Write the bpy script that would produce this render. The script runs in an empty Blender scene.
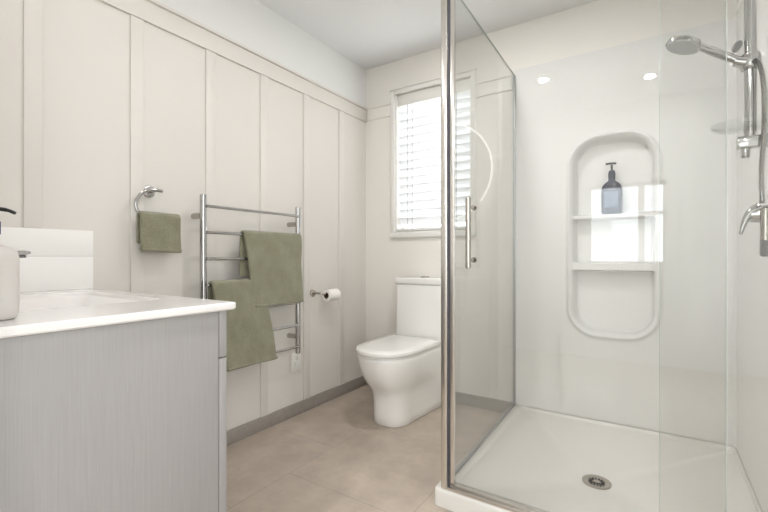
import bpy, bmesh, math, random
from mathutils import Vector, Matrix, noise
random.seed(3)
S = bpy.context.scene
C = S.collection
PI = math.pi

# ------------------------------------------------------------------ camera
H = 0.98
cd = bpy.data.cameras.new('camera'); cam = bpy.data.objects.new('camera', cd); C.objects.link(cam)
cam.location = (0, 0, H)
cam.rotation_euler = (PI/2, 0, math.radians(33.2))
cd.sensor_width = 36.0; cd.lens = 418/768*36.0
cd.clip_start = 0.02
S.camera = cam

# ------------------------------------------------------------------ world, light, exposure
S.view_settings.view_transform = 'Standard'; S.view_settings.look = 'None'
S.view_settings.gamma = 1.0; S.view_settings.use_curve_mapping = False
S.view_settings.exposure = 0.63
SKY = 4.3
w = bpy.data.worlds.new('world'); S.world = w; w.use_nodes = True
bg = w.node_tree.nodes['Background']
bg.inputs[0].default_value = (0.92, 0.96, 1.0, 1); bg.inputs[1].default_value = SKY

XL, YB, ZC = -1.868, 2.602, 2.404      # left wall, back wall, ceiling
XR, YF, XE = 0.319, -1.45, 1.10        # shower right wall, front wall, entry side wall
YN = 0.20                              # face of the stub wall behind the vanity
SX, SY = -0.742, 1.485                 # shower tray corner

def portal(name, loc, rot, sx, sy):
    l = bpy.data.lights.new(name, 'AREA'); l.shape = 'RECTANGLE'; l.size = sx; l.size_y = sy
    l.cycles.is_portal = True
    o = bpy.data.objects.new(name, l); C.objects.link(o); o.location = loc; o.rotation_euler = rot
portal('daylight_portal', (-1.31, YB+0.15, 1.65), (-PI/2, 0, 0), 0.62, 1.05)
portal('daylight_portal', (-0.245, YF-0.13, 1.28), (PI/2, 0, 0), 0.62, 0.80)
portal('daylight_portal', (XE+0.13, -0.55, 1.07), (0, PI/2, 0), 2.06, 1.10)  # portal of the added fill-light side window

# ------------------------------------------------------------------ materials
def srgb(r, g, b):
    f = lambda v: (v/255/12.92) if v/255 <= 0.04045 else ((v/255+0.055)/1.055)**2.4
    return (f(r), f(g), f(b), 1)

def mat(name, col, rough=0.5, metal=0.0, bump=None, spec=0.5, coat=0.0, var=None, emis=None):
    m = bpy.data.materials.new(name); m.use_nodes = True
    nt = m.node_tree; b = nt.nodes['Principled BSDF']
    b.inputs['Base Color'].default_value = col
    b.inputs['Roughness'].default_value = rough
    b.inputs['Metallic'].default_value = metal
    b.inputs['Specular IOR Level'].default_value = spec
    b.inputs['Coat Weight'].default_value = coat
    b.inputs['Coat Roughness'].default_value = 0.03
    tc = nt.nodes.new('ShaderNodeTexCoord')
    if var:   # (scale, strength): gentle tonal mottling
        n = nt.nodes.new('ShaderNodeTexNoise'); n.inputs['Scale'].default_value = var[0]; n.inputs['Detail'].default_value = 4
        nt.links.new(tc.outputs['Object'], n.inputs['Vector'])
        r = nt.nodes.new('ShaderNodeMapRange'); r.inputs['To Min'].default_value = 1-var[1]; r.inputs['To Max'].default_value = 1+var[1]
        nt.links.new(n.outputs['Fac'], r.inputs['Value'])
        mx = nt.nodes.new('ShaderNodeVectorMath'); mx.operation = 'SCALE'; mx.inputs[0].default_value = col[:3]
        nt.links.new(r.outputs['Result'], mx.inputs['Scale']); nt.links.new(mx.outputs[0], b.inputs['Base Color'])
    if bump:  # (scale, strength, distance)
        n = nt.nodes.new('ShaderNodeTexNoise'); n.inputs['Scale'].default_value = bump[0]; n.inputs['Detail'].default_value = 3
        nt.links.new(tc.outputs['Object'], n.inputs['Vector'])
        bp = nt.nodes.new('ShaderNodeBump'); bp.inputs['Strength'].default_value = bump[1]; bp.inputs['Distance'].default_value = bump[2]
        nt.links.new(n.outputs['Fac'], bp.inputs['Height']); nt.links.new(bp.outputs[0], b.inputs['Normal'])
    if emis:
        b.inputs['Emission Color'].default_value = emis[0]; b.inputs['Emission Strength'].default_value = emis[1]
    return m

M = {}
M['panel']   = mat('warm_panel_paint', srgb(225, 220, 213), 0.5, bump=(160, .05, .001))
M['wall']    = mat('wall_paint', srgb(234, 234, 231), 0.7, bump=(200, .05, .001))
M['backwall'] = mat('warm_wall_paint', srgb(242, 238, 231), 0.7, bump=(200, .05, .001))
M['channel'] = mat('satin_channel', srgb(186, 188, 188), 0.35, 1.0)
M['ceil']    = mat('ceiling_paint', srgb(232, 232, 232), 0.85)
M['white']   = mat('white_paint', srgb(240, 238, 233), 0.35)
M['ceramic'] = mat('white_ceramic', srgb(249, 247, 243), 0.08, coat=.4)
M['acrylic'] = mat('white_acrylic', srgb(236, 235, 232), 0.015, spec=.5)
M['tray']    = mat('tray_acrylic', srgb(232, 229, 223), 0.18)
M['top']     = mat('vanity_top_stone', srgb(242, 239, 236), 0.10, coat=.3)
M['chrome']  = mat('chrome', srgb(188, 187, 186), 0.08, 1.0)
M['steel']   = mat('brushed_steel', srgb(186, 180, 172), 0.22, 1.0)
M['alu']     = mat('polished_aluminium', srgb(226, 223, 218), 0.26, 1.0)
M['gasket']  = mat('dark_gasket', srgb(78, 78, 84), 0.6)
M['dark']    = mat('dark_gap', srgb(40, 38, 36), 0.8)
M['plastic'] = mat('white_plastic', srgb(238, 236, 230), 0.35)
M['pumpblk'] = mat('black_plastic', srgb(25, 24, 26), 0.3)
M['navy']    = mat('navy_plastic', srgb(38, 52, 98), 0.3)
M['green']   = mat('green_plastic', srgb(150, 165, 70), 0.5)
M['botw']    = mat('bottle_white', srgb(210, 205, 200), 0.4)
M['bottle']  = mat('charcoal_bottle', srgb(48, 54, 70), 0.15)
M['label']   = mat('bottle_label', srgb(92, 104, 128), 0.4)
M['paper']   = mat('tissue', srgb(244, 241, 236), 0.95, bump=(300, .2, .001))
M['card']    = mat('cardboard', srgb(120, 100, 82), 0.9)
M['skirt']   = mat('stone_skirting', srgb(156, 149, 141), 0.5, var=(45, .16))
M['spray']   = mat('spray_grey', srgb(196, 196, 196), 0.3)
M['grey']    = mat('grey_plastic_dark_chrome', srgb(128, 126, 126), 0.35)
M['lens']    = mat('lamp_lens', (1, 1, 1, 1), 0.4, emis=((1, .97, .92, 1), 30))
M['ring']    = mat('mirror_light', (1, 1, 1, 1), 0.4, emis=((1, .98, .95, 1), 2.4))
M['mirror']  = mat('mirror_silver', srgb(235, 236, 236), 0.02, 1.0)
M['hedge']   = mat('hedge_green', srgb(70, 84, 52), 0.9, var=(9, .4))
M['bounce_ground']    = mat('pale_bounce_ground', srgb(228, 226, 220), 0.9)

def glass(name, tint, refl=1.0):
    m = bpy.data.materials.new(name); m.use_nodes = True; nt = m.node_tree
    for n in list(nt.nodes):
        if n.type != 'OUTPUT_MATERIAL': nt.nodes.remove(n)
    out = nt.nodes['Material Output']
    t = nt.nodes.new('ShaderNodeBsdfTransparent'); t.inputs[0].default_value = tint
    g = nt.nodes.new('ShaderNodeBsdfGlossy'); g.inputs['Roughness'].default_value = 0.0
    lw = nt.nodes.new('ShaderNodeLayerWeight'); lw.inputs['Blend'].default_value = 0.5
    p = nt.nodes.new('ShaderNodeMath'); p.operation = 'POWER'; p.inputs[1].default_value = 5
    nt.links.new(lw.outputs['Facing'], p.inputs[0])
    a = nt.nodes.new('ShaderNodeMath'); a.operation = 'MULTIPLY_ADD'; a.inputs[1].default_value = 0.8; a.inputs[2].default_value = 0.04*refl
    nt.links.new(p.outputs[0], a.inputs[0])
    mx = nt.nodes.new('ShaderNodeMixShader')
    nt.links.new(a.outputs[0], mx.inputs[0]); nt.links.new(t.outputs[0], mx.inputs[1]); nt.links.new(g.outputs[0], mx.inputs[2])
    nt.links.new(mx.outputs[0], out.inputs[0])
    return m
M['glass'] = glass('shower_glass', (0.982, 0.987, 0.981, 1), 1.2)
M['wglass'] = glass('window_glass', (0.98, 0.99, 0.99, 1))
M['clear'] = glass('clear_plastic', (0.985, 0.99, 0.985, 1))
M['gedge'] = mat('glass_edge', srgb(186, 197, 190), 0.1)

def blind_mat():
    m = bpy.data.materials.new('blind_slat_white'); m.use_nodes = True; nt = m.node_tree
    b = nt.nodes['Principled BSDF']; b.inputs['Base Color'].default_value = srgb(245, 245, 245); b.inputs['Roughness'].default_value = .4
    t = nt.nodes.new('ShaderNodeBsdfTranslucent'); t.inputs[0].default_value = srgb(250, 250, 252)
    mx = nt.nodes.new('ShaderNodeMixShader'); mx.inputs[0].default_value = .22
    nt.links.new(b.outputs[0], mx.inputs[1]); nt.links.new(t.outputs[0], mx.inputs[2])
    nt.links.new(mx.outputs[0], nt.nodes['Material Output'].inputs[0])
    return m
M['slat'] = blind_mat()

def floor_mat():
    m = mat('stone_floor_tile', srgb(190, 172, 152), 0.42); nt = m.node_tree; b = nt.nodes['Principled BSDF']
    tc = nt.nodes.new('ShaderNodeTexCoord'); sp = nt.nodes.new('ShaderNodeSeparateXYZ'); cb = nt.nodes.new('ShaderNodeCombineXYZ')
    nt.links.new(tc.outputs['Object'], sp.inputs[0])
    ax = nt.nodes.new('ShaderNodeMath'); ax.inputs[1].default_value = 1.39; nt.links.new(sp.outputs['X'], ax.inputs[0])
    ay = nt.nodes.new('ShaderNodeMath'); ay.inputs[1].default_value = -1.655; nt.links.new(sp.outputs['Y'], ay.inputs[0])
    nt.links.new(ay.outputs[0], cb.inputs[0]); nt.links.new(ax.outputs[0], cb.inputs[1])
    br = nt.nodes.new('ShaderNodeTexBrick'); br.inputs['Scale'].default_value = 1
    br.inputs['Brick Width'].default_value = .62; br.inputs['Row Height'].default_value = .61
    br.inputs['Mortar Size'].default_value = .0022; br.inputs['Mortar Smooth'].default_value = .2
    br.inputs['Color1'].default_value = srgb(190, 176, 161); br.inputs['Color2'].default_value = srgb(186, 172, 157)
    br.inputs['Mortar'].default_value = srgb(168, 154, 139)
    nt.links.new(cb.outputs[0], br.inputs['Vector'])
    n1 = nt.nodes.new('ShaderNodeTexNoise'); n1.inputs['Scale'].default_value = 7; n1.inputs['Detail'].default_value = 9; n1.inputs['Roughness'].default_value = .65
    nt.links.new(tc.outputs['Object'], n1.inputs['Vector'])
    r = nt.nodes.new('ShaderNodeMapRange'); r.inputs['From Min'].default_value = .3; r.inputs['From Max'].default_value = .7
    r.inputs['To Min'].default_value = .80; r.inputs['To Max'].default_value = 1.10
    nt.links.new(n1.outputs['Fac'], r.inputs['Value'])
    mx = nt.nodes.new('ShaderNodeVectorMath'); mx.operation = 'SCALE'
    nt.links.new(br.outputs['Color'], mx.inputs[0]); nt.links.new(r.outputs['Result'], mx.inputs['Scale'])
    nt.links.new(mx.outputs[0], b.inputs['Base Color'])
    return m
M['floor'] = floor_mat()

def grain_mat():
    m = mat('grey_grained_laminate', srgb(157, 154, 152), 0.5); nt = m.node_tree; b = nt.nodes['Principled BSDF']
    tc = nt.nodes.new('ShaderNodeTexCoord'); mp = nt.nodes.new('ShaderNodeMapping'); mp.inputs['Scale'].default_value = (700, 700, 9)
    nt.links.new(tc.outputs['Object'], mp.inputs[0])
    n = nt.nodes.new('ShaderNodeTexNoise'); n.inputs['Scale'].default_value = 1; n.inputs['Detail'].default_value = 3
    nt.links.new(mp.outputs[0], n.inputs['Vector'])
    cr = nt.nodes.new('ShaderNodeValToRGB'); cr.color_ramp.elements[0].position = .3; cr.color_ramp.elements[1].position = .7
    cr.color_ramp.elements[0].color = srgb(157, 154, 152); cr.color_ramp.elements[1].color = srgb(165, 162, 160)
    nt.links.new(n.outputs['Fac'], cr.inputs[0]); nt.links.new(cr.outputs[0], b.inputs['Base Color'])
    return m
M['grain'] = grain_mat()

def towel_mat():
    m = mat('sage_terry', srgb(138, 136, 106), 1.0, spec=.1); nt = m.node_tree; b = nt.nodes['Principled BSDF']
    b.inputs['Sheen Weight'].default_value = .4; b.inputs['Sheen Roughness'].default_value = .6
    tc = nt.nodes.new('ShaderNodeTexCoord')
    n = nt.nodes.new('ShaderNodeTexNoise'); n.inputs['Scale'].default_value = 14; n.inputs['Detail'].default_value = 6
    nt.links.new(tc.outputs['Object'], n.inputs['Vector'])
    cr = nt.nodes.new('ShaderNodeValToRGB'); cr.color_ramp.elements[0].position = .3; cr.color_ramp.elements[1].position = .7
    cr.color_ramp.elements[0].color = srgb(118, 116, 92); cr.color_ramp.elements[1].color = srgb(152, 149, 124)
    n3 = nt.nodes.new('ShaderNodeTexNoise'); n3.inputs['Scale'].default_value = 170; n3.inputs['Detail'].default_value = 2
    nt.links.new(tc.outputs['Object'], n3.inputs['Vector'])
    av = nt.nodes.new('ShaderNodeMix'); av.inputs[0].default_value = .5
    nt.links.new(n.outputs['Fac'], av.inputs[2]); nt.links.new(n3.outputs['Fac'], av.inputs[3])
    nt.links.new(av.outputs[0], cr.inputs[0]); nt.links.new(cr.outputs[0], b.inputs['Base Color'])
    n2 = nt.nodes.new('ShaderNodeTexNoise'); n2.inputs['Scale'].default_value = 260; n2.inputs['Detail'].default_value = 2
    nt.links.new(tc.outputs['Object'], n2.inputs['Vector'])
    bp = nt.nodes.new('ShaderNodeBump'); bp.inputs['Strength'].default_value = .8; bp.inputs['Distance'].default_value = .004
    nt.links.new(n2.outputs['Fac'], bp.inputs['Height']); nt.links.new(bp.outputs[0], b.inputs['Normal'])
    return m
M['towel'] = towel_mat()

# ------------------------------------------------------------------ mesh helpers
class MB:
    def __init__(s): s.bm = bmesh.new()
    def box(s, x0, y0, z0, x1, y1, z1, bev=0, seg=2):
        r = bmesh.ops.create_cube(s.bm, size=1.0); v = r['verts']
        bmesh.ops.scale(s.bm, vec=(abs(x1-x0), abs(y1-y0), abs(z1-z0)), verts=v)
        bmesh.ops.translate(s.bm, vec=((x0+x1)/2, (y0+y1)/2, (z0+z1)/2), verts=v)
        if bev:
            e = list({e for q in v for e in q.link_edges})
            bmesh.ops.bevel(s.bm, geom=e, offset=bev, segments=seg, affect='EDGES', profile=.5)
        return s
    def loft(s, rings, cap0=True, cap1=True, closed=True):
        R = [[s.bm.verts.new(p) for p in r] for r in rings]; n = len(R[0])
        for a, b in zip(R, R[1:]):
            for i in range(n if closed else n-1):
                j = (i+1) % n
                s.bm.faces.new((a[i], a[j], b[j], b[i]))
        if cap0: s.bm.faces.new(list(reversed(R[0])))
        if cap1: s.bm.faces.new(R[-1])
        return s
    def tube(s, pts, r, n=16, caps=True):
        pts = [Vector(p) for p in pts]; rs = r if isinstance(r, (list, tuple)) else [r]*len(pts)
        t0 = (pts[1]-pts[0]).normalized()
        up = Vector((0, 0, 1)) if abs(t0.z) < .9 else Vector((1, 0, 0))
        u = t0.cross(up).normalized(); rings = []
        for i, p in enumerate(pts):
            t = (pts[min(i+1, len(pts)-1)]-pts[max(i-1, 0)]).normalized()
            u = (u - t*u.dot(t)).normalized(); v = t.cross(u)
            rings.append([p + (u*math.cos(2*PI*k/n)+v*math.sin(2*PI*k/n))*rs[i] for k in range(n)])
        return s.loft(rings, caps, caps)
    def lathe(s, prof, origin, axis=(0, 0, 1), n=40, sx=1, sy=1):
        ax = Vector(axis).normalized(); q = Vector((0, 0, 1)).rotation_difference(ax); o = Vector(origin)
        rings = [[o + q @ Vector((r*sx*math.cos(2*PI*k/n), r*sy*math.sin(2*PI*k/n), z)) for k in range(n)] for r, z in prof]
        return s.loft(rings)
    def obj(s, name, m, parent=None, smooth=True, ang=35, mods=()):
        bm = s.bm
        bmesh.ops.recalc_face_normals(bm, faces=bm.faces[:])
        base = Vector((0, 0, 0))
        if parent is not None:
            p = parent
            while p: base += p.location; p = p.parent
            bmesh.ops.translate(bm, vec=-base, verts=bm.verts[:])
        if smooth:
            for f in bm.faces: f.smooth = True
            for e in bm.edges:
                if len(e.link_faces) == 2: e.smooth = e.calc_face_angle(0) < math.radians(ang)
        me = bpy.data.meshes.new(name); bm.to_mesh(me); bm.free()
        o = bpy.data.objects.new(name, me); C.objects.link(o); me.materials.append(M[m] if isinstance(m, str) else m)
        if parent is not None: o.parent = parent
        return o

def thing(name, label, cat, loc, group=None):
    o = bpy.data.objects.new(name, None); C.objects.link(o); o.location = loc
    o.empty_display_size = .05
    o['label'] = label; o['category'] = cat
    if group: o['group'] = group
    return o
def tag(o, label, cat, group=None):
    o['label'] = label; o['category'] = cat
    if group: o['group'] = group
    return o
def struct(o): o['kind'] = 'structure'; return o
def smooth_path(pts, n=8):
    P = [Vector(p) for p in pts]; out = []
    for i in range(len(P)-1):
        p0, p1, p2, p3 = P[max(i-1, 0)], P[i], P[i+1], P[min(i+2, len(P)-1)]
        for k in range(n):
            t = k/n
            out.append(.5*((2*p1)+(p2-p0)*t+(2*p0-5*p1+4*p2-p3)*t*t+(3*p1-p0-3*p2+p3)*t**3))
    out.append(P[-1]); return out
def rrect(x0, y0, x1, y1, r, z, n=6):
    pts = []
    for cx, cy, a in ((x1-r, y1-r, 0), (x0+r, y1-r, PI/2), (x0+r, y0+r, PI), (x1-r, y0+r, 3*PI/2)):
        for k in range(n+1):
            t = a+PI/2*k/n; pts.append((cx+r*math.cos(t), cy+r*math.sin(t), z))
    return pts

# ------------------------------------------------------------------ room shell
T = .12
NX0, NX1, NZ0, NZ1 = -0.45, 0.03, 0.50, 1.67          # opening behind the moulded shelf niche
struct(MB().box(XL-T, YF-T, -.1, XE+T, YB+T+.1, 0).obj('floor', 'floor', smooth=False))
struct(MB().box(XL-T, YF-T, ZC, XE+T, YB+T+.1, ZC+.1).obj('ceiling', 'ceil', smooth=False))
wl = struct(MB().box(XL-T, YF, 0, XL, YB, 2.095).box(XL-T, YF, 2.095, XL, YB, ZC).obj('wall_left', 'panel', smooth=False))
wl.data.materials.append(M['wall'])
for f in wl.data.polygons:
    if f.center.z > 2.1: f.material_index = 1
WX0, WX1, WZ0, WZ1 = -1.605, -1.015, 1.145, 2.168       # back window opening
wb = MB()
for a in ((XL-T, 0, WX0, ZC), (WX0, 0, WX1, WZ0), (WX0, WZ1, WX1, ZC), (WX1, 0, NX0, ZC),
          (NX0, 0, NX1, NZ0), (NX0, NZ1, NX1, ZC), (NX1, 0, XR+T, ZC)):
    wb.box(a[0], YB, a[1], a[2], YB+T, a[3])
wb.box(NX0, YB+T, NZ0, NX1, YB+T+.02, NZ1)
struct(wb.obj('wall_back', 'backwall', smooth=False))
wr = MB().box(XR, SY, 0, XR+T, YB, ZC).box(XR+T, SY, 0, XE, SY+T, ZC)
struct(wr.obj('wall_right', 'wall', smooth=False))
EW = (-1.10, .0, .04, 2.10)                              # unseen entry side window, added as fill light: y0,y1,z0,z1
we = MB()
for a in ((YF-T, 0, EW[0], ZC), (EW[0], 0, EW[1], EW[2]), (EW[0], EW[3], EW[1], ZC), (EW[1], 0, SY, ZC)):
    we.box(XE, a[0], a[1], XE+T, a[2], a[3])
struct(we.obj('wall_entry', 'wall', smooth=False))
FW = (-.575, .070, .90, 1.66)                            # front window opening x0,x1,z0,z1
wf = MB()
for a in ((XL-T, 0, FW[0], ZC), (FW[0], 0, FW[1], FW[2]), (FW[0], FW[3], FW[1], ZC), (FW[1], 0, XE, ZC)):
    wf.box(a[0], YF-T, a[1], a[2], YF, a[3])
struct(wf.obj('wall_front', 'wall', smooth=False))
struct(MB().box(XL, YN-.10, 0, -.915, YN, ZC).obj('wall_vanity', 'panel', smooth=False))

# board and batten panelling on the left wall
n = 1
for yc in (.562, .918, 1.27, 1.608, 1.95, 2.30):
    struct(MB().box(XL, yc-.027, .075 if yc > .75 else 1.08, XL+.008, yc+.027, 2.0, .002).obj('trim_%d' % n, 'panel')); n += 1
struct(MB().box(XL, YN, 2.0, XL+.013, YB, 2.09, .002).box(XL, YN, 2.09, XL+.026, YB, 2.104, .002).obj('trim_7', 'panel'))
for k_, (a_, b_) in enumerate(((XL+.026, -1.636), (-.984, SX-.01))):
    struct(MB().box(a_, YB-.012, 2.008, b_, YB, 2.09, .002).box(a_, YB-.020, 2.09, b_, YB, 2.104, .002).obj('trim_%d' % (8+k_), 'backwall'))
struct(MB().box(XL, YN, 0, XL+.012, YB, .075, .0015).obj('baseboard_left', 'skirt'))
struct(MB().box(XL+.012, YB-.012, 0, SX, YB, .075, .0015).obj('baseboard_back', 'skirt'))

# back window
w1 = MB()
w1.box(-1.635, YB-.016, 1.115, -1.602, YB, 2.185, .003).box(-1.018, YB-.016, 1.115, -.985, YB, 2.185, .003)
w1.box(-1.602, YB-.016, 2.155, -1.018, YB, 2.185, .003).box(-1.635, YB-.022, 1.112, -.985, YB, 1.15, .003).box(-1.640, YB-.026, 2.185, -.980, YB, 2.195, .002)
w1.box(WX0, YB, WZ0, WX0+.012, YB+.12, WZ1).box(WX1-.012, YB, WZ0, WX1, YB+.12, WZ1)
w1.box(WX0, YB, WZ0, WX1, YB+.12, WZ0+.012).box(WX0, YB, WZ1-.012, WX1, YB+.12, WZ1)
for a in ((WX0+.012, WZ0+.012, WX0+.028, WZ1-.012), (WX1-.028, WZ0+.012, WX1-.012, WZ1-.012),
          (WX0+.028, WZ0+.012, WX1-.028, WZ0+.04), (WX0+.028, WZ1-.04, WX1-.028, WZ1-.012)):
    w1.box(a[0], YB+.085, a[1], a[2], YB+.115, a[3])
o1 = struct(w1.obj('window_1', 'white'))
MB().box(WX0+.022, YB+.098, WZ0+.035, WX1-.022, YB+.104, WZ1-.035).obj('pane', 'wglass', o1)

# front window (seen mirrored in the glass); side window unseen, added as fill light
w2 = MB()
for a in ((FW[0], FW[2], FW[0]+.03, FW[3]), (FW[1]-.03, FW[2], FW[1], FW[3]), (FW[0], FW[2], FW[1], FW[2]+.03),
          (FW[0], FW[3]-.03, FW[1], FW[3]), (-.15, FW[2], -.10, FW[3]), (-.10, 1.36, FW[1], 1.39)):
    w2.box(a[0], YF-.09, a[1], a[2], YF-.04, a[3])
o2 = struct(w2.obj('window_2', 'white'))
MB().box(FW[0]+.02, YF-.07, FW[2]+.02, FW[1]-.02, YF-.064, FW[3]-.02).obj('pane', 'wglass', o2)
w3 = MB()
for a in ((EW[0], EW[2], EW[0]+.05, EW[3]), (EW[1]-.05, EW[2], EW[1], EW[3]), (EW[0], EW[2], EW[1], EW[2]+.05),
          (EW[0], EW[3]-.05, EW[1], EW[3]), (-.575, EW[2], -.525, EW[3])):
    w3.box(XE+.04, a[0], a[1], XE+.09, a[2], a[3])
o3 = struct(w3.obj('fill_light_window', 'white'))
MB().box(XE+.062, EW[0]+.03, EW[2]+.03, XE+.068, EW[1]-.03, EW[3]-.03).obj('pane', 'wglass', o3)

# ------------------------------------------------------------------ venetian blind
t = thing('venetian_blind', 'white wide-slat venetian blind hanging in the back window above the toilet', 'blind', (-1.31, YB+.04, 2.145))
MB().box(-1.590, YB+.012, 2.072, -1.030, YB+.024, 2.154, .003).box(-1.588, YB+.024, 2.10, -1.032, YB+.07, 2.154).obj('headrail', 'white', t)
sl = MB(); pitch = .0595; tilt = math.radians(-55)
yc = YB+.048
for i in range(15):
    zc = 2.068-i*pitch
    if zc < 1.205: break
    ring = []
    for x in (-1.5915, -1.0285):
        r = []
        for k in range(9):
            q = -1+2*k/8; d = q*.0315; h = .004*(1-q*q)
            r.append((x, yc+d*math.cos(tilt)-h*math.sin(tilt), zc+d*math.sin(tilt)+h*math.cos(tilt)+.0012))
        for k in range(8, -1, -1):
            q = -1+2*k/8; d = q*.0315; h = .004*(1-q*q)
            r.append((x, yc+d*math.cos(tilt)-h*math.sin(tilt), zc+d*math.sin(tilt)+h*math.cos(tilt)-.0012))
        ring.append(r)
    sl.loft(ring)
sl.obj('slats', 'slat', t)
MB().box(-1.588, YB+.02, 1.162, -1.032, YB+.076, 1.182, .004).obj('bottom_rail', 'white', t)
for x in (-1.51, -1.47, -1.13):
    MB().tube([(x, YB+.0135, 2.10), (x, YB+.0135, 1.172)], .0016, 6).obj('ladder_cord', 'grey', t)

# ------------------------------------------------------------------ ceiling downlights
def downlight(x, y, label, e):
    t = thing('downlight', label, 'light', (x, y, ZC), 'recessed ceiling downlights')
    MB().lathe([(.030, -.001), (.045, -.001), (.045, -.004), (.040, -.006), (.032, -.004), (.030, -.002)], (x, y, ZC), n=32).obj('trim_ring', 'white', t)
    MB().lathe([(.031, -.001), (.031, -.0025)], (x, y, ZC), n=32).obj('lens', 'lens', t)
    l = bpy.data.lights.new('downlight_beam', 'AREA'); l.shape = 'DISK'; l.size = .07; l.energy = e; l.color = (.985, .968, .985)
    o = bpy.data.objects.new('downlight_beam', l); C.objects.link(o); o.parent = t; o.location = (0, 0, -.008)
    l.spread = math.radians(180)
downlight(-.77, 1.68, 'round white recessed downlight in the ceiling above the shower side panel', 5.5)
downlight(-1.35, .55, 'round white recessed downlight in the ceiling above the vanity basin', .9)
downlight(-.05, 1.30, 'round white recessed downlight in the ceiling just outside the shower door', 4)
downlight(-.77, -.50, 'round white recessed downlight in the entry ceiling behind the vanity wall', 12)
downlight(-.05, -.89, 'round white recessed downlight in the entry ceiling near the front window', 6)

# ------------------------------------------------------------------ round mirror with light ring (seen mirrored in the glass)
MC = (-1.298, YN, 1.588)
t = thing('round_mirror', 'large round backlit mirror on the wall above the vanity', 'mirror', MC)
MB().lathe([(.30, .001), (.33, .001), (.33, .02), (.30, .02)], MC, (0, 1, 0), 64).obj('backing', 'white', t)
MB().lathe([(.343, .021), (.343, .026)], MC, (0, 1, 0), 64).obj('mirror_glass', 'mirror', t)
rg = MB()
rg.loft([[(MC[0]+r*math.cos(2*PI*k/72), MC[1]+y, MC[2]+r*math.sin(2*PI*k/72)) for k in range(72)] for r, y in ((.344, .021), (.356, .021), (.356, .027), (.344, .027), (.344, .021))], False, False)
rg.obj('light_ring', 'ring', t)

# ------------------------------------------------------------------ vanity
VX, VY, VZ = -.967, .742, .854
t = thing('vanity_cabinet', 'pale grey wood-grain vanity cabinet standing against the left wall', 'cabinet', (-1.4, .45, 0))
MB().box(-.993, YN, .0, -.975, .688, VZ-.021, .001).obj('side_panel', 'grain', t)
cb = MB().box(XL+.014, YN, .10, XL+.03, .688, VZ-.021).box(XL+.03, YN, .10, -.993, .688, .118).box(XL+.03, YN, .118, -.993, YN+.012, .70)
cb.box(XL+.03, .62, .0, -.993, .635, .10)
cb.obj('carcass', 'grain', t)
MB().box(XL+.014, .6905, .711, -.975, .713, VZ-.021, .0012).obj('top_rail', 'grain', t)
MB().box(XL+.014, .6905, .105, -.975, .713, .7065, .0012).obj('drawer', 'grain', t)
t = tag(None or thing('countertop', 'x', 'countertop', (-1.4, .45, VZ)), 'glossy white vanity top with moulded rectangular basin on the grey cabinet', 'countertop')
B0, B1 = (-1.70, .285), (-1.205, .672)
q = lambda i, z: rrect(XL+.0005+i, YN+i, VX-i, VY-i, .012-i, z)
vt = MB()
vt.loft([q(.004, VZ-.020), q(.0, VZ-.016), q(0, VZ-.005), q(.0015, VZ-.0015), q(.005, VZ),
         rrect(B0[0], B0[1], B1[0], B1[1], .035, VZ), rrect(B0[0]+.004, B0[1]+.004, B1[0]-.004, B1[1]-.004, .033, VZ-.002),
         rrect(B0[0]+.010, B0[1]+.010, B1[0]-.010, B1[1]-.010, .03, VZ-.012),
         rrect(B0[0]+.06, B0[1]+.06, B1[0]-.07, B1[1]-.07, .05, VZ-.055), rrect(B0[0]+.10, B0[1]+.10, B1[0]-.11, B1[1]-.11, .04, VZ-.062)], False, True)
# underside: ring and bowl shell
vt.loft([q(.004, VZ-.020), rrect(B0[0]-.012, B0[1]-.012, B1[0]+.012, B1[1]+.012, .04, VZ-.020),
         rrect(B0[0]+.05, B0[1]+.05, B1[0]-.05, B1[1]-.05, .05, VZ-.075)], False, True)
vt.obj('basin_top', 'top', t, ang=14)
MB().lathe([(.0, .0), (.032, .0), (.032, .004), (.012, .007), (.0, .007)], (-1.45, .46, VZ-.0615), n=28).obj('waste_plug', 'chrome', t)

sp = thing('tile_splashback', 'low white two-course tile splashback along the wall behind the vanity top', 'splashback', (XL, .45, VZ))
MB().box(XL, YN+.010, VZ+.0004, XL+.011, .750, .9785, .0012).box(XL, YN+.010, .979, XL+.011, .750, 1.079, .0012).obj('side_tiles', 'ceramic', sp)
MB().box(XL+.011, YN, VZ+.002, VX, YN+.010, .978, .0012).box(XL+.011, YN, .9795, VX, YN+.010, 1.079, .0012).obj('rear_tiles', 'ceramic', sp)
MB().box(XL+.011, YN+.012, VZ+.0001, XL+.016, .748, VZ+.006).obj('sealant_bead', 'white', sp)

# basin mixer tap
t = thing('basin_mixer', 'chrome basin mixer tap on the vanity top behind the basin', 'tap', (-1.45, .245, VZ))
MB().lathe([(.026, .0005), (.026, .006), (.021, .009), (.021, .125), (.019, .130), (0, .130)], (-1.45, .245, VZ), n=28).obj('body', 'chrome', t)
sg = []
for y, z, hw, hh in ((.255, .968, .013, .010), (.31, .975, .014, .009), (.37, .983, .015, .008), (.415, .988, .016, .007), (.428, .989, .014, .004)):
    sg.append([(-1.45+x, y, z+v) for x, v in ((-hw, -hh*.5), (-hw*.6, -hh), (hw*.6, -hh), (hw, -hh*.5), (hw, hh*.5), (hw*.6, hh), (-hw*.6, hh), (-hw, hh*.5))])
MB().loft(sg).obj('spout', 'chrome', t)
MB().lathe([(.009, -.007), (.009, 0)], (-1.45, .413, .982), n=16).obj('aerator', 'grey', t)
MB().lathe([(.020, .131), (.020, .150), (.012, .158), (0, .159)], (-1.45, .245, VZ), n=28).tube([(-1.45, .248, VZ+.152), (-1.45, .30, VZ+.166)], [.007, .005], 12).obj('lever', 'chrome', t)

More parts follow.
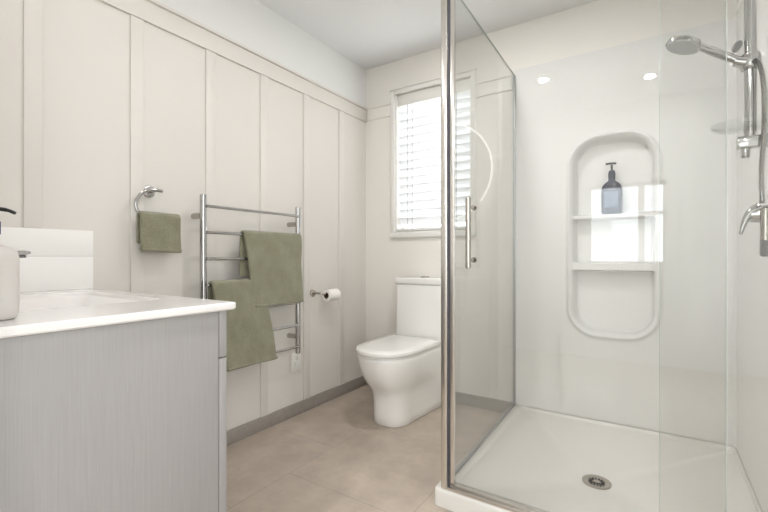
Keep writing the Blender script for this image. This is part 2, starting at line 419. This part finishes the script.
# soap dispenser at the counter edge
BX, BY = -1.098, .266
t = thing('soap_dispenser', 'white round soap dispenser with navy collar and black spout on vanity top', 'soap dispenser', (BX, BY, VZ))
MB().lathe([(0, .0008), (.034, .0008), (.038, .004), (.0405, .014), (.0415, .03), (.0415, .122), (.039, .134), (.032, .142), (.018, .147), (.012, .149), (.011, .168), (0, .168)], (BX, BY, VZ), n=48).obj('bottle', 'botw', t)
MB().lathe([(0, .169), (.0135, .169), (.0135, .194), (.011, .197), (.005, .198), (0, .198)], (BX, BY, VZ), n=28).obj('collar', 'navy', t)
d = Vector((.70, .71, 0))
pb = Vector((BX, BY, VZ))
MB().tube([pb+Vector((0, 0, .199)), pb+Vector((0, 0, .216))], .004, 12).tube(smooth_path([pb-d*.012+Vector((0, 0, .216)), pb+d*.008+Vector((0, 0, .219)), pb+d*.026+Vector((0, 0, .217)), pb+d*.040+Vector((0, 0, .211))]), [.0045]*8+[.004]*8+[.0034]*8+[.003], 12).obj('spout', 'pumpblk', t)
MB().lathe([(0, .2235), (.010, .2235), (.010, .228), (.007, .230), (0, .230)], pb, n=20).obj('pump_button', 'green', t)

# ------------------------------------------------------------------ towel ring and hand towel
RY, RZ = .966, 1.262
t = thing('towel_ring', 'chrome open towel ring on the panelled wall left of the heated rail', 'towel ring', (XL, RY, RZ))
MB().lathe([(0, .0005), (.027, .0005), (.027, .006), (.020, .010), (0, .010)], (XL, RY, RZ), (1, 0, 0), 32).lathe([(.008, .008), (.008, .052), (0, .054)], (XL, RY, RZ), (1, 0, 0), 18).obj('rosette', 'chrome', t)
RX = XL+.050
rp = smooth_path([(RX, RY+.035, RZ+.002), (RX, RY, RZ+.002), (RX, RY-.035, RZ-.006), (RX, RY-.064, RZ-.033), (RX, RY-.076, RZ-.066), (RX, RY-.068, RZ-.094), (RX, RY-.045, RZ-.108), (RX, RY-.01, RZ-.112), (RX, RY+.10, RZ-.112)], 8)
MB().tube(rp, .0075, 14).obj('ring', 'chrome', t)

def towel(name, label, xc, zc, rad, y0, y1, zf, zb, th, yb0=None, yb1=None, seed=0, slant=0, sag=.004, kl=0, kr=0):
    R = rad+th/2+.001
    prof = []
    L = zc-zb
    for k in range(9): prof.append((xc-R, zb+L*k/9, -1))
    for k in range(9):
        a = PI-PI*k/8; prof.append((xc+R*math.cos(a), zc+R*math.sin(a), 0))
    L = zc-zf; nf = 22
    for k in range(1, nf+1): prof.append((xc+R, zc-L*k/nf, 1))
    ny = 28; mb = MB(); bm = mb.bm; G = []
    for i, (x, z, side) in enumerate(prof):
        row = []
        a0, a1 = (y0, y1)
        if side == -1 and yb0 is not None:
            f = min(1, (zc-z)/.04); a0 = y0+(yb0-y0)*f; a1 = y1+(yb1-y1)*f
        for j in range(ny+1):
            u = j/ny; dz_ = max(0, zc-z)/max(.01, zc-zf) if side == 1 else 0
            y = a0+kl*dz_+(a1+kr*dz_-a0-kl*dz_)*u
            dd = max(0, min(1, (zc-z)/.12))
            nn = noise.noise(Vector((y*7+seed, z*4, side*3.1)))*.010 + noise.noise(Vector((y*22+seed, z*9, side*5)))*.003
            xx = x + side*dd*(max(0, nn) if side < 0 else nn+.003)
            if side < 0: xx = x - .0*dd
            zz = z + noise.noise(Vector((y*6+seed, 3, 8)))*sag*2*(1 if side else .2) + (slant*(u-.5) if side > 0 else 0)*dd
            yy = y + noise.noise(Vector((z*6+seed, u*2, 5)))*.006*dd
            row.append(bm.verts.new((xx, yy, zz)))
        G.append(row)
    for i in range(len(G)-1):
        for j in range(ny): bm.faces.new((G[i][j], G[i][j+1], G[i+1][j+1], G[i+1][j]))
    t = thing(name, label, 'towel', (xc, (y0+y1)/2, zc))
    o = mb.obj('terry_cloth', 'towel', t, ang=180)
    s = o.modifiers.new('thick', 'SOLIDIFY'); s.thickness = th; s.offset = 0
    b = o.modifiers.new('sub', 'SUBSURF'); b.levels = 1; b.render_levels = 2
    # stitched hem just above the front lower edge
    hm = MB()
    row = [v.co for v in o.data.vertices]
    base = t.location
    n0 = len(prof); e0 = (n0-1)*(ny+1)
    pts = [base+row[e0+j]+Vector((0, 0, .010)) for j in range(ny+1)]
    hm.tube(pts, th*.64, 10)
    h = hm.obj('hem', 'towel', t, ang=180)
    return t
towel('hand_towel', 'small sage green hand towel draped through the chrome towel ring', RX, RZ-.112, .0065, .900, 1.078, .995, 1.03, .012, seed=2)

# ------------------------------------------------------------------ heated towel rail
PX, BXR = -1.790, -1.772
t = thing('heated_towel_rail', 'chrome ladder heated towel rail on the panelled wall', 'towel rail', (XL, 1.49, .40))
for y in (1.181, 1.80):
    MB().tube([(PX, y, .402), (PX, y, .404), (PX, y, 1.268), (PX, y, 1.270)], [.013, .0155, .0155, .013], 24).obj('post', 'chrome', t)
bars = [1.215, 1.091, .966, .841, .706, .573, .447]
for z in bars:
    MB().tube([(BXR, 1.188, z), (BXR, 1.793, z)], .0075, 16).obj('bar', 'chrome', t)
for y, z in ((1.181, 1.171), (1.80, 1.169), (1.181, .50), (1.80, .50)):
    MB().tube([(XL+.0135 if abs(y-1.181) > 1 else XL+.0005, y, z), (PX-.010, y, z)], .0145, 18).obj('bracket', 'steel', t)
MB().tube(smooth_path([(PX, 1.80, .405), (PX-.002, 1.802, .385), (PX-.02, 1.818, .365), (PX-.045, 1.838, .345), (XL+.020, 1.855, .330)]), .003, 8).obj('power_cord', 'plastic', t)
towel('bath_towel', 'sage green bath towel folded over the upper bar of the heated rail', BXR, 1.091, .0075, 1.386, 1.794, .709, .87, .014, 1.385, 1.775, seed=5, kl=.062, kr=.003)
towel('bath_towel', 'sage green bath towel hanging low on the middle bar of the heated rail', BXR, .841, .0075, 1.204, 1.515, .415, .50, .014, seed=11, kl=.075, kr=.090)

# power outlet
t = thing('power_outlet', 'white wall power outlet under the right end of the heated towel rail', 'power outlet', (XL, 1.855, .33))
MB().box(XL+.0003, 1.815, .272, XL+.009, 1.897, .388, .003).obj('face_plate', 'plastic', t)
MB().box(XL+.009, 1.842, .35, XL+.013, 1.870, .372, .001).obj('rocker_switch', 'plastic', t)
MB().box(XL+.009, 1.838, .308, XL+.024, 1.874, .342, .004).obj('plug', 'plastic', t)

# ------------------------------------------------------------------ toilet roll
TY, TZ = 2.008, .741
t = thing('toilet_roll_holder', 'chrome toilet roll holder on the panelled wall beside the toilet', 'toilet roll holder', (XL, TY, TZ))
MB().lathe([(0, .0005), (.024, .0005), (.024, .007), (.018, .010), (0, .010)], (XL, TY, TZ), (1, 0, 0), 28).obj('rosette', 'steel', t)
MB().tube(smooth_path([(XL+.008, TY, TZ), (XL+.05, TY, TZ), (XL+.070, TY+.006, TZ-.001), (XL+.078, TY+.025, TZ-.003), (XL+.078, TY+.06, TZ-.004), (XL+.078, TY+.155, TZ-.004), (XL+.078, TY+.168, TZ+.002), (XL+.078, TY+.172, TZ+.012)]), .0075, 14).obj('arm', 'steel', t)
rc = Vector((XL+.078, TY+.045, TZ-.016))
t = thing('toilet_roll', 'white toilet paper roll on the chrome holder beside the toilet', 'toilet roll', rc)
rr = MB()
rr.loft([[rc+Vector((r*math.cos(2*PI*k/40), y, r*math.sin(2*PI*k/40))) for k in range(40)] for r, y in ((.0205, 0), (.037, 0), (.0385, .002), (.0385, .103), (.037, .105), (.0205, .105), (.0205, 0))], False, False)
rr.obj('paper', 'paper', t)
rr = MB()
rr.loft([[rc+Vector((r*math.cos(2*PI*k/40), y, r*math.sin(2*PI*k/40))) for k in range(40)] for r, y in ((.0192, -.0004), (.0203, -.0004), (.0203, .1054), (.0192, .1054), (.0192, -.0004))], False, False)
rr.obj('core', 'card', t)

# ------------------------------------------------------------------ toilet
TX = -1.322
t = thing('toilet', 'white back-to-wall toilet with closed lid and square cistern under the window', 'toilet', (TX, 2.25, 0))
def dshape(yf, hw, yb, hb, z, n=28, e=2.25, depth=None):
    """front is a superellipse nose, straight sides to the back; anticlockwise"""
    dp = depth or hw*1.35; pts = []
    for k in range(n+1):
        a = PI*k/n; cx, sy_ = math.cos(a), math.sin(a)
        x = math.copysign(abs(cx)**(2/e), cx)*hw; y = yf+dp-abs(sy_)**(2/e)*dp
        pts.append((TX+x, y, z))
    ys = yf+dp
    for k in range(1, 7):
        f = k/6; pts.append((TX-hw-(hb-hw)*f, ys+(yb-ys)*f, z))
    for k in range(1, 6): pts.append((TX-hb+2*hb*k/6, yb, z))
    for k in range(6, 0, -1):
        f = k/6; pts.append((TX+hw+(hb-hw)*f, ys+(yb-ys)*f, z))
    return pts
YT = YB-.0135
sec = [(.001, 2.012, .112, .150), (.004, 2.008, .116, .154), (.05, 2.008, .116, .156), (.12, 2.008, .116, .158), (.165, 2.004, .118, .160),
       (.195, 1.992, .124, .163), (.225, 1.968, .137, .168), (.26, 1.938, .153, .173), (.30, 1.911, .167, .178), (.35, 1.892, .177, .181), (.388, 1.881, .182, .183), (.410, 1.878, .183, .184), (.414, 1.882, .180, .181)]
MB().loft([dshape(yf, a, YT, b, z, e=2.7 if z < .2 else 2.7-.45*min(1, (z-.2)/.12)) for z, yf, a, b in sec]).obj('pan', 'ceramic', t, ang=60)
def slab(name, z0, z1, yf, hw, yb, dome=0):
    rs = [dshape(yf+.004, hw-.004, yb, hw-.004, z0), dshape(yf, hw, yb, hw, z0+.004), dshape(yf, hw, yb, hw, z1-.007), dshape(yf+.002, hw-.002, yb-.001, hw-.002, z1-.003), dshape(yf+.008, hw-.008, yb-.004, hw-.008, z1),
          dshape(yf+.06, hw-.06, yb-.03, hw-.05, z1+dome)]
    return MB().loft(rs).obj(name, 'ceramic', t, ang=50)
slab('seat', .4155, .424, 1.872, .184, 2.395)
slab('lid', .4255, .453, 1.866, .187, 2.400, .003)
for sx in (-1, 1): MB().tube([(TX+sx*.10, 2.409, .423), (TX+sx*.05, 2.409, .423)], .008, 12).obj('hinge', 'chrome', t)
MB().box(TX-.170, 2.425, .4145, TX+.170, YT, .792, .016, 4).obj('cistern', 'ceramic', t)
MB().box(TX-.175, 2.418, .7925, TX+.175, YT, .836, .010, 3).obj('cistern_lid', 'ceramic', t)
MB().lathe([(0, .0003), (.024, .0003), (.024, .005), (.021, .008), (0, .008)], (TX+.01, 2.51, .836), n=28, sx=1.3).obj('flush_button', 'chrome', t)

# ------------------------------------------------------------------ shower tray
t = thing('shower_tray', 'white acrylic shower tray with raised front lip', 'shower tray', (-.21, 2.04, 0))
def sr(i, z, r): return rrect(SX+i, SY+i, XR-.001-min(i*.9, .006+i*.12), YB-.001-min(i*.9, .006+i*.12), r, z)
DX, DY = -.212, 1.94
tr = MB()
tr.loft([sr(0, .0005, .022), sr(0, .055, .022), sr(.002, .063, .021), sr(.008, .067, .02), sr(.050, .067, .02), sr(.056, .064, .022), sr(.064, .052, .026), sr(.085, .047, .034),
         [(DX+.065*math.cos(2*PI*(k+.5)/28+PI*0), DY+.065*math.sin(2*PI*(k+.5)/28), .040) for k in range(28)],
         [(DX+.056*math.cos(2*PI*(k+.5)/28), DY+.056*math.sin(2*PI*(k+.5)/28), .037) for k in range(28)]], True, True)
tr.obj('tray_pan', 'tray', t, ang=40)
dr = MB().lathe([(.0, .0372), (.055, .0372), (.055, .0425), (.050, .0445), (.036, .0415), (.034, .040), (0, .040)], (DX, DY, 0), n=40).obj('drain', 'steel', t)
gr = MB()
for k in range(14):
    a = 2*PI*k/14
    c_, s_ = math.cos(a), math.sin(a)
    gr.tube([(DX+.017*c_, DY+.017*s_, .0402), (DX+.0305*c_, DY+.0305*s_, .0402)], .0028, 8)
gr.obj('slot', 'dark', dr)
MB().lathe([(0, .0402), (.013, .0402), (.013, .0425), (.010, .044), (0, .044)], (DX, DY, 0), n=24).obj('drain_cap', 'steel', dr)

# ------------------------------------------------------------------ shower wall liner with moulded shelves
t = thing('shower_liner', 'glossy white acrylic shower lining with moulded shelf niche on the back wall', 'shower wall', (-.21, YB, .07))
LT = 2.125; ZB = .0685; yl = YB-.006
def sstep(a, b, v):
    q = max(0, min(1, (v-a)/(b-a))); return q*q*(3-2*q)
ncx, ncz, nhw, nhz, nr = -.2095, 1.085, .2285, .5715, .15
def sd(x, z):   # signed distance to the rounded niche outline (slightly bowed top)
    bow = .026*(1-((x-ncx)/nhw)**2) if z > ncz else .012*(1-((x-ncx)/nhw)**2)
    dx = abs(x-ncx)-(nhw-nr); dz = abs(z-ncz)-(nhz-.020+bow-nr)
    return math.hypot(max(dx, 0), max(dz, 0))+min(max(dx, dz), 0)-nr
def depth(x, z):  # + is out of the wall, - into it
    s = sd(x, z)
    ridge = .016*math.exp(-((s+.014)/.011)**2)
    rec = -.078*sstep(-.026, -.046, s)
    # shelves and the bottom ledge
    for z0, th in ((1.214, .022), (.945, .042), (.553, .03)):
        f = sstep(z0-th-.010, z0-th, z)*(1-sstep(z0-.004, z0+.001, z)) if z0 > .6 else 1-sstep(z0-.004, z0+.001, z)
        rec *= (1-.93*f)
    return ridge+rec
def axis(a, b, fine, h0, h1):
    v = [a]; 
    while v[-1] < b-1e-6:
        x = v[-1]; v.append(min(b, x+(h0 if fine[0] <= x <= fine[1] else h1)))
    return v
xs = [SX+.006]+[x for x in axis(-.47, .05, (-.47, .05), .0045, .02)]+[.12, .22, XR-.04]
zs = [ZB, .2, .35]+axis(.48, 1.70, (.48, 1.70), .0045, .02)+[1.85, 2.0, LT]
lb = MB(); bm = lb.bm
G = [[bm.verts.new((x, yl-(depth(x, z) if -.47 < x < .05 and .48 < z < 1.7 else 0), z)) for x in xs] for z in zs]
for a, b in zip(G, G[1:]):
    for i in range(len(xs)-1): bm.faces.new((a[i], a[i+1], b[i+1], b[i]))
v = [bm.verts.new(p) for p in ((SX+.006, yl, LT), (XR-.04, yl, LT), (XR-.04, YB, LT), (SX+.006, YB, LT))]; bm.faces.new(v)
lb.obj('wall_sheet', 'acrylic', t, ang=50)
t = thing('shower_liner', 'glossy white plain acrylic shower lining on the right hand wall behind the slide rail', 'shower wall', (XR, 2.05, .07))
cv = [(XR-.006, SY+.02)]+[(XR-.006-.033+.033*math.cos(PI/2*k/8), yl-.033+.033*math.sin(PI/2*k/8)) for k in range(9)]+[(XR-.0395, YB-.0003), (XR-.0003, YB-.0003), (XR-.0003, SY+.02)]
MB().loft([[(x, y, z) for x, y in cv] for z in (ZB, LT)]).obj('wall_sheet', 'acrylic', t)

# pump bottle in the niche
PBX, PBY, PBZ = -.212, YB+.026, 1.2155
t = thing('pump_bottle', 'dark charcoal pump bottle on the upper shelf of the shower niche', 'bottle', (PBX, PBY, PBZ))
bs = []
for z, rx, ry in ((0, .047, .026), (.004, .051, .030), (.12, .052, .030), (.14, .051, .029), (.158, .044, .026), (.172, .030, .020), (.180, .018, .016), (.190, .016, .015)):
    bs.append([(PBX+rx*math.copysign(abs(math.cos(2*PI*k/36))**.75, math.cos(2*PI*k/36)), PBY+ry*math.copysign(abs(math.sin(2*PI*k/36))**.75, math.sin(2*PI*k/36)), PBZ+z) for k in range(36)])
MB().loft(bs).obj('bottle', 'bottle', t, ang=60)
MB().box(PBX-.034, PBY-.0312, PBZ+.03, PBX+.034, PBY-.0302, PBZ+.118, .0004, 1).obj('label', 'label', t)
MB().lathe([(0, .191), (.017, .191), (.018, .196), (.018, .220), (.014, .236), (.007, .240), (0, .240)], (PBX, PBY, PBZ), n=24).obj('collar', 'bottle', t)
MB().tube([(PBX, PBY, PBZ+.241), (PBX, PBY, PBZ+.270)], .0055, 12).tube(smooth_path([(PBX+.022, PBY-.004, PBZ+.274), (PBX-.005, PBY-.008, PBZ+.276), (PBX-.028, PBY-.016, PBZ+.273)], 6), .0055, 10).obj('pump', 'pumpblk', t)

# ------------------------------------------------------------------ shower screen
SZ0, SZ1 = .0675, 2.09
yd = 1.512; xs_ = -.728
t = thing('shower_screen', 'aluminium framed glass shower screen with corner post on the tray', 'shower screen', (SX+.03, yd, SZ0))
def skew(mb):     # the side panel runs a touch out of square to its wall channel
    for v in mb.bm.verts: v.co.x -= (v.co.y-1.53)*.029
    return mb
MB().box(-.712, 1.494, SZ0, -.686, 1.530, SZ1, .003).obj('corner_post', 'alu', t)
MB().box(-.686, 1.503, SZ0+.014, -.679, 1.521, SZ1, .001).obj('seal', 'gasket', t)
skew(MB().box(-.713, 1.530, SZ0, -.699, YB-.007, SZ0+.016, .002).box(-.713, YB-.020, SZ0+.016, -.699, YB-.0065, SZ1, .002)).obj('side_frame', 'channel', t)
skew(MB().box(-.709, 1.530, SZ1-.002, -.703, YB-.020, SZ1)).obj('glass_edge', 'gedge', t)
skew(MB().box(-.709, 1.530, SZ0+.014, -.703, YB-.020, SZ1-.002)).obj('side_glass', 'glass', t)
MB().box(-.686, 1.494, SZ0, XR-.007, 1.506, SZ0+.014, .002).box(-.686, 1.506, SZ0, XR-.007, 1.534, SZ0+.022, .002).obj('sill', 'alu', t)
MB().box(-.686, 1.498, SZ1-.04, XR-.007, 1.534, SZ1, .002).obj('top_rail', 'alu', t)
MB().box(.006, 1.526, SZ0+.022, XR-.010, 1.532, SZ1-.042).obj('fixed_glass', 'glass', t)
MB().box(.0045, 1.526, SZ0+.022, .006, 1.532, SZ1-.042).obj('glass_edge', 'gedge', t)

t = thing('shower_door', 'clear glass shower door with vertical bar handle beside the corner post', 'shower door', (-.26, yd, SZ0+.024))
MB().box(-.668, 1.509, SZ0+.024, .161, 1.515, SZ1-.042).obj('glass_pane', 'glass', t)
MB().box(.161, 1.509, SZ0+.024, .163, 1.515, SZ1-.042).obj('glass_edge', 'gedge', t)
MB().box(-.678, 1.506, SZ0+.024, -.660, 1.518, SZ1-.042, .001).obj('edge_strip', 'alu', t)
hx, hy = -.585, 1.462
h = MB().tube([(hx, hy, .934), (hx, hy, .936), (hx, hy, 1.194), (hx, hy, 1.196)], [.008, .010, .010, .008], 20).obj('handle', 'steel', t)
for z in (1.163, .965):
    MB().tube([(hx, hy, z), (hx, 1.5085, z)], .006, 14).lathe([(0, 0), (.011, 0), (.011, .008), (.008, .011), (0, .011)], (hx, 1.5155, z), (0, 1, 0), 20).obj('standoff', 'steel', h)

# ------------------------------------------------------------------ slide shower
SRX, SRY = .250, 1.775
t = thing('shower_slide_rail', 'chrome vertical slide rail on the right hand shower wall', 'shower rail', (XR, SRY, 1.345))
MB().tube([(SRX, SRY, 1.33), (SRX, SRY, 2.07)], .0165, 24).obj('rail', 'chrome', t)
MB().box(SRX-.034, SRY-.018, 1.328, XR-.0065, SRY+.018, 1.366, .005).lathe([(.0, -.03), (.010, -.03), (.012, -.026), (.012, 0)], (SRX-.012, SRY, 1.328), n=20).obj('lower_bracket', 'chrome', t)
MB().box(SRX-.018, SRY-.016, 2.03, XR-.0065, SRY+.016, 2.062, .005).obj('upper_bracket', 'chrome', t)
sl_ = MB().lathe([(0, -.024), (.024, -.024), (.028, -.018), (.028, .018), (.024, .024), (0, .024)], (SRX, SRY, 1.606), n=28).lathe([(0, 0), (.018, 0), (.016, .03), (0, .03)], (SRX-.012, SRY-.012, 1.602), (-.85, 0, .35), 20).obj('slider', 'chrome', t)
MB().lathe([(0, -.006), (.014, -.006), (.017, 0), (.014, .006), (0, .006)], (SRX-.034, SRY-.012, 1.66), (.55, -.8, .1), 24, sx=.75, sy=1.45).obj('lock_lever', 'grey', t)  # chrome lever, its dark reflection put in as flat grey
sd_ = MB()
sd_.loft([[(SRX-.005+rx*math.cos(2*PI*k/40), SRY-.005+ry*math.sin(2*PI*k/40), z) for k in range(40)] for rx, ry, z in ((.085, .06, 1.392), (.095, .068, 1.398), (.098, .07, 1.412), (.095, .067, 1.412), (.090, .063, 1.400), (.02, .02, 1.397))], True, True)
sd_.obj('soap_dish', 'clear', t)

t = thing('hand_shower', 'chrome hand shower resting in the slider of the slide rail', 'hand shower', (.13, SRY-.012, 1.65))
hp = [(SRX-.020, SRY-.014, 1.604), (.200, SRY-.014, 1.626), (.170, SRY-.014, 1.648), (.140, SRY-.014, 1.670), (.108, SRY-.014, 1.694)]
MB().tube(smooth_path(hp, 6), [.0125]*6+[.0135]*6+[.0135]*6+[.012]*7, 18).obj('handle', 'chrome', t)
ha = Vector((-.36, -.05, -1)).normalized()
MB().lathe([(0, -.013), (.040, -.013), (.052, -.006), (.054, .002), (.053, .008), (.0, .008)], (.076, SRY-.014, 1.704), ha, 40).obj('head', 'chrome', t)
MB().lathe([(0, .0085), (.050, .0085), (.050, .0125), (.0, .0125)], (.076, SRY-.014, 1.704), ha, 40).obj('spray_face', 'spray', t)
hz = smooth_path([(SRX+.006, SRY-.030, 1.60), (SRX+.020, SRY-.034, 1.57), (SRX+.028, SRY-.034, 1.50), (SRX+.028, SRY-.036, 1.38), (SRX+.022, SRY-.034, 1.25), (SRX+.024, SRY-.03, 1.145)], 60)
MB().tube(hz, [.0068+.0010*math.sin(i*2.1) for i in range(len(hz))], 10).obj('hose', 'chrome', t)

t = thing('shower_mixer', 'chrome lever shower mixer on the right hand shower wall below the rail', 'shower mixer', (XR, 1.80, 1.11))
MB().lathe([(0, 0), (.045, 0), (.045, .006), (.030, .012), (.026, .05), (.024, .060), (0, .062)], (XR-.0065, 1.80, 1.115), (-1, 0, 0), 32).obj('body', 'chrome', t)
lv = []
lpth = smooth_path([(.275, 1.795, 1.136), (.258, 1.79, 1.126), (.243, 1.786, 1.104), (.233, 1.783, 1.076), (.227, 1.782, 1.050)], 6)
MB().tube(lpth, [.017-.0125*i/24 for i in range(25)], 16).obj('lever', 'chrome', t)
t2 = MB().tube([(.287, 1.775, 1.13), (.287, 1.775, 1.03)], .014, 20).obj('outlet_tube', 'steel', t)
MB().tube([(.287, 1.775, 1.03), (.287, 1.775, .984), (.287, 1.775, .978)], [.0145, .0145, .011], 20).obj('end_cap', 'grey', t2)

# ------------------------------------------------------------------ outside
struct(MB().box(-9, -12, -.30, 9, 12, -.15).obj('ground_outside', 'bounce_ground', smooth=False))  # unseen ground, made pale to bounce daylight up to the ceiling
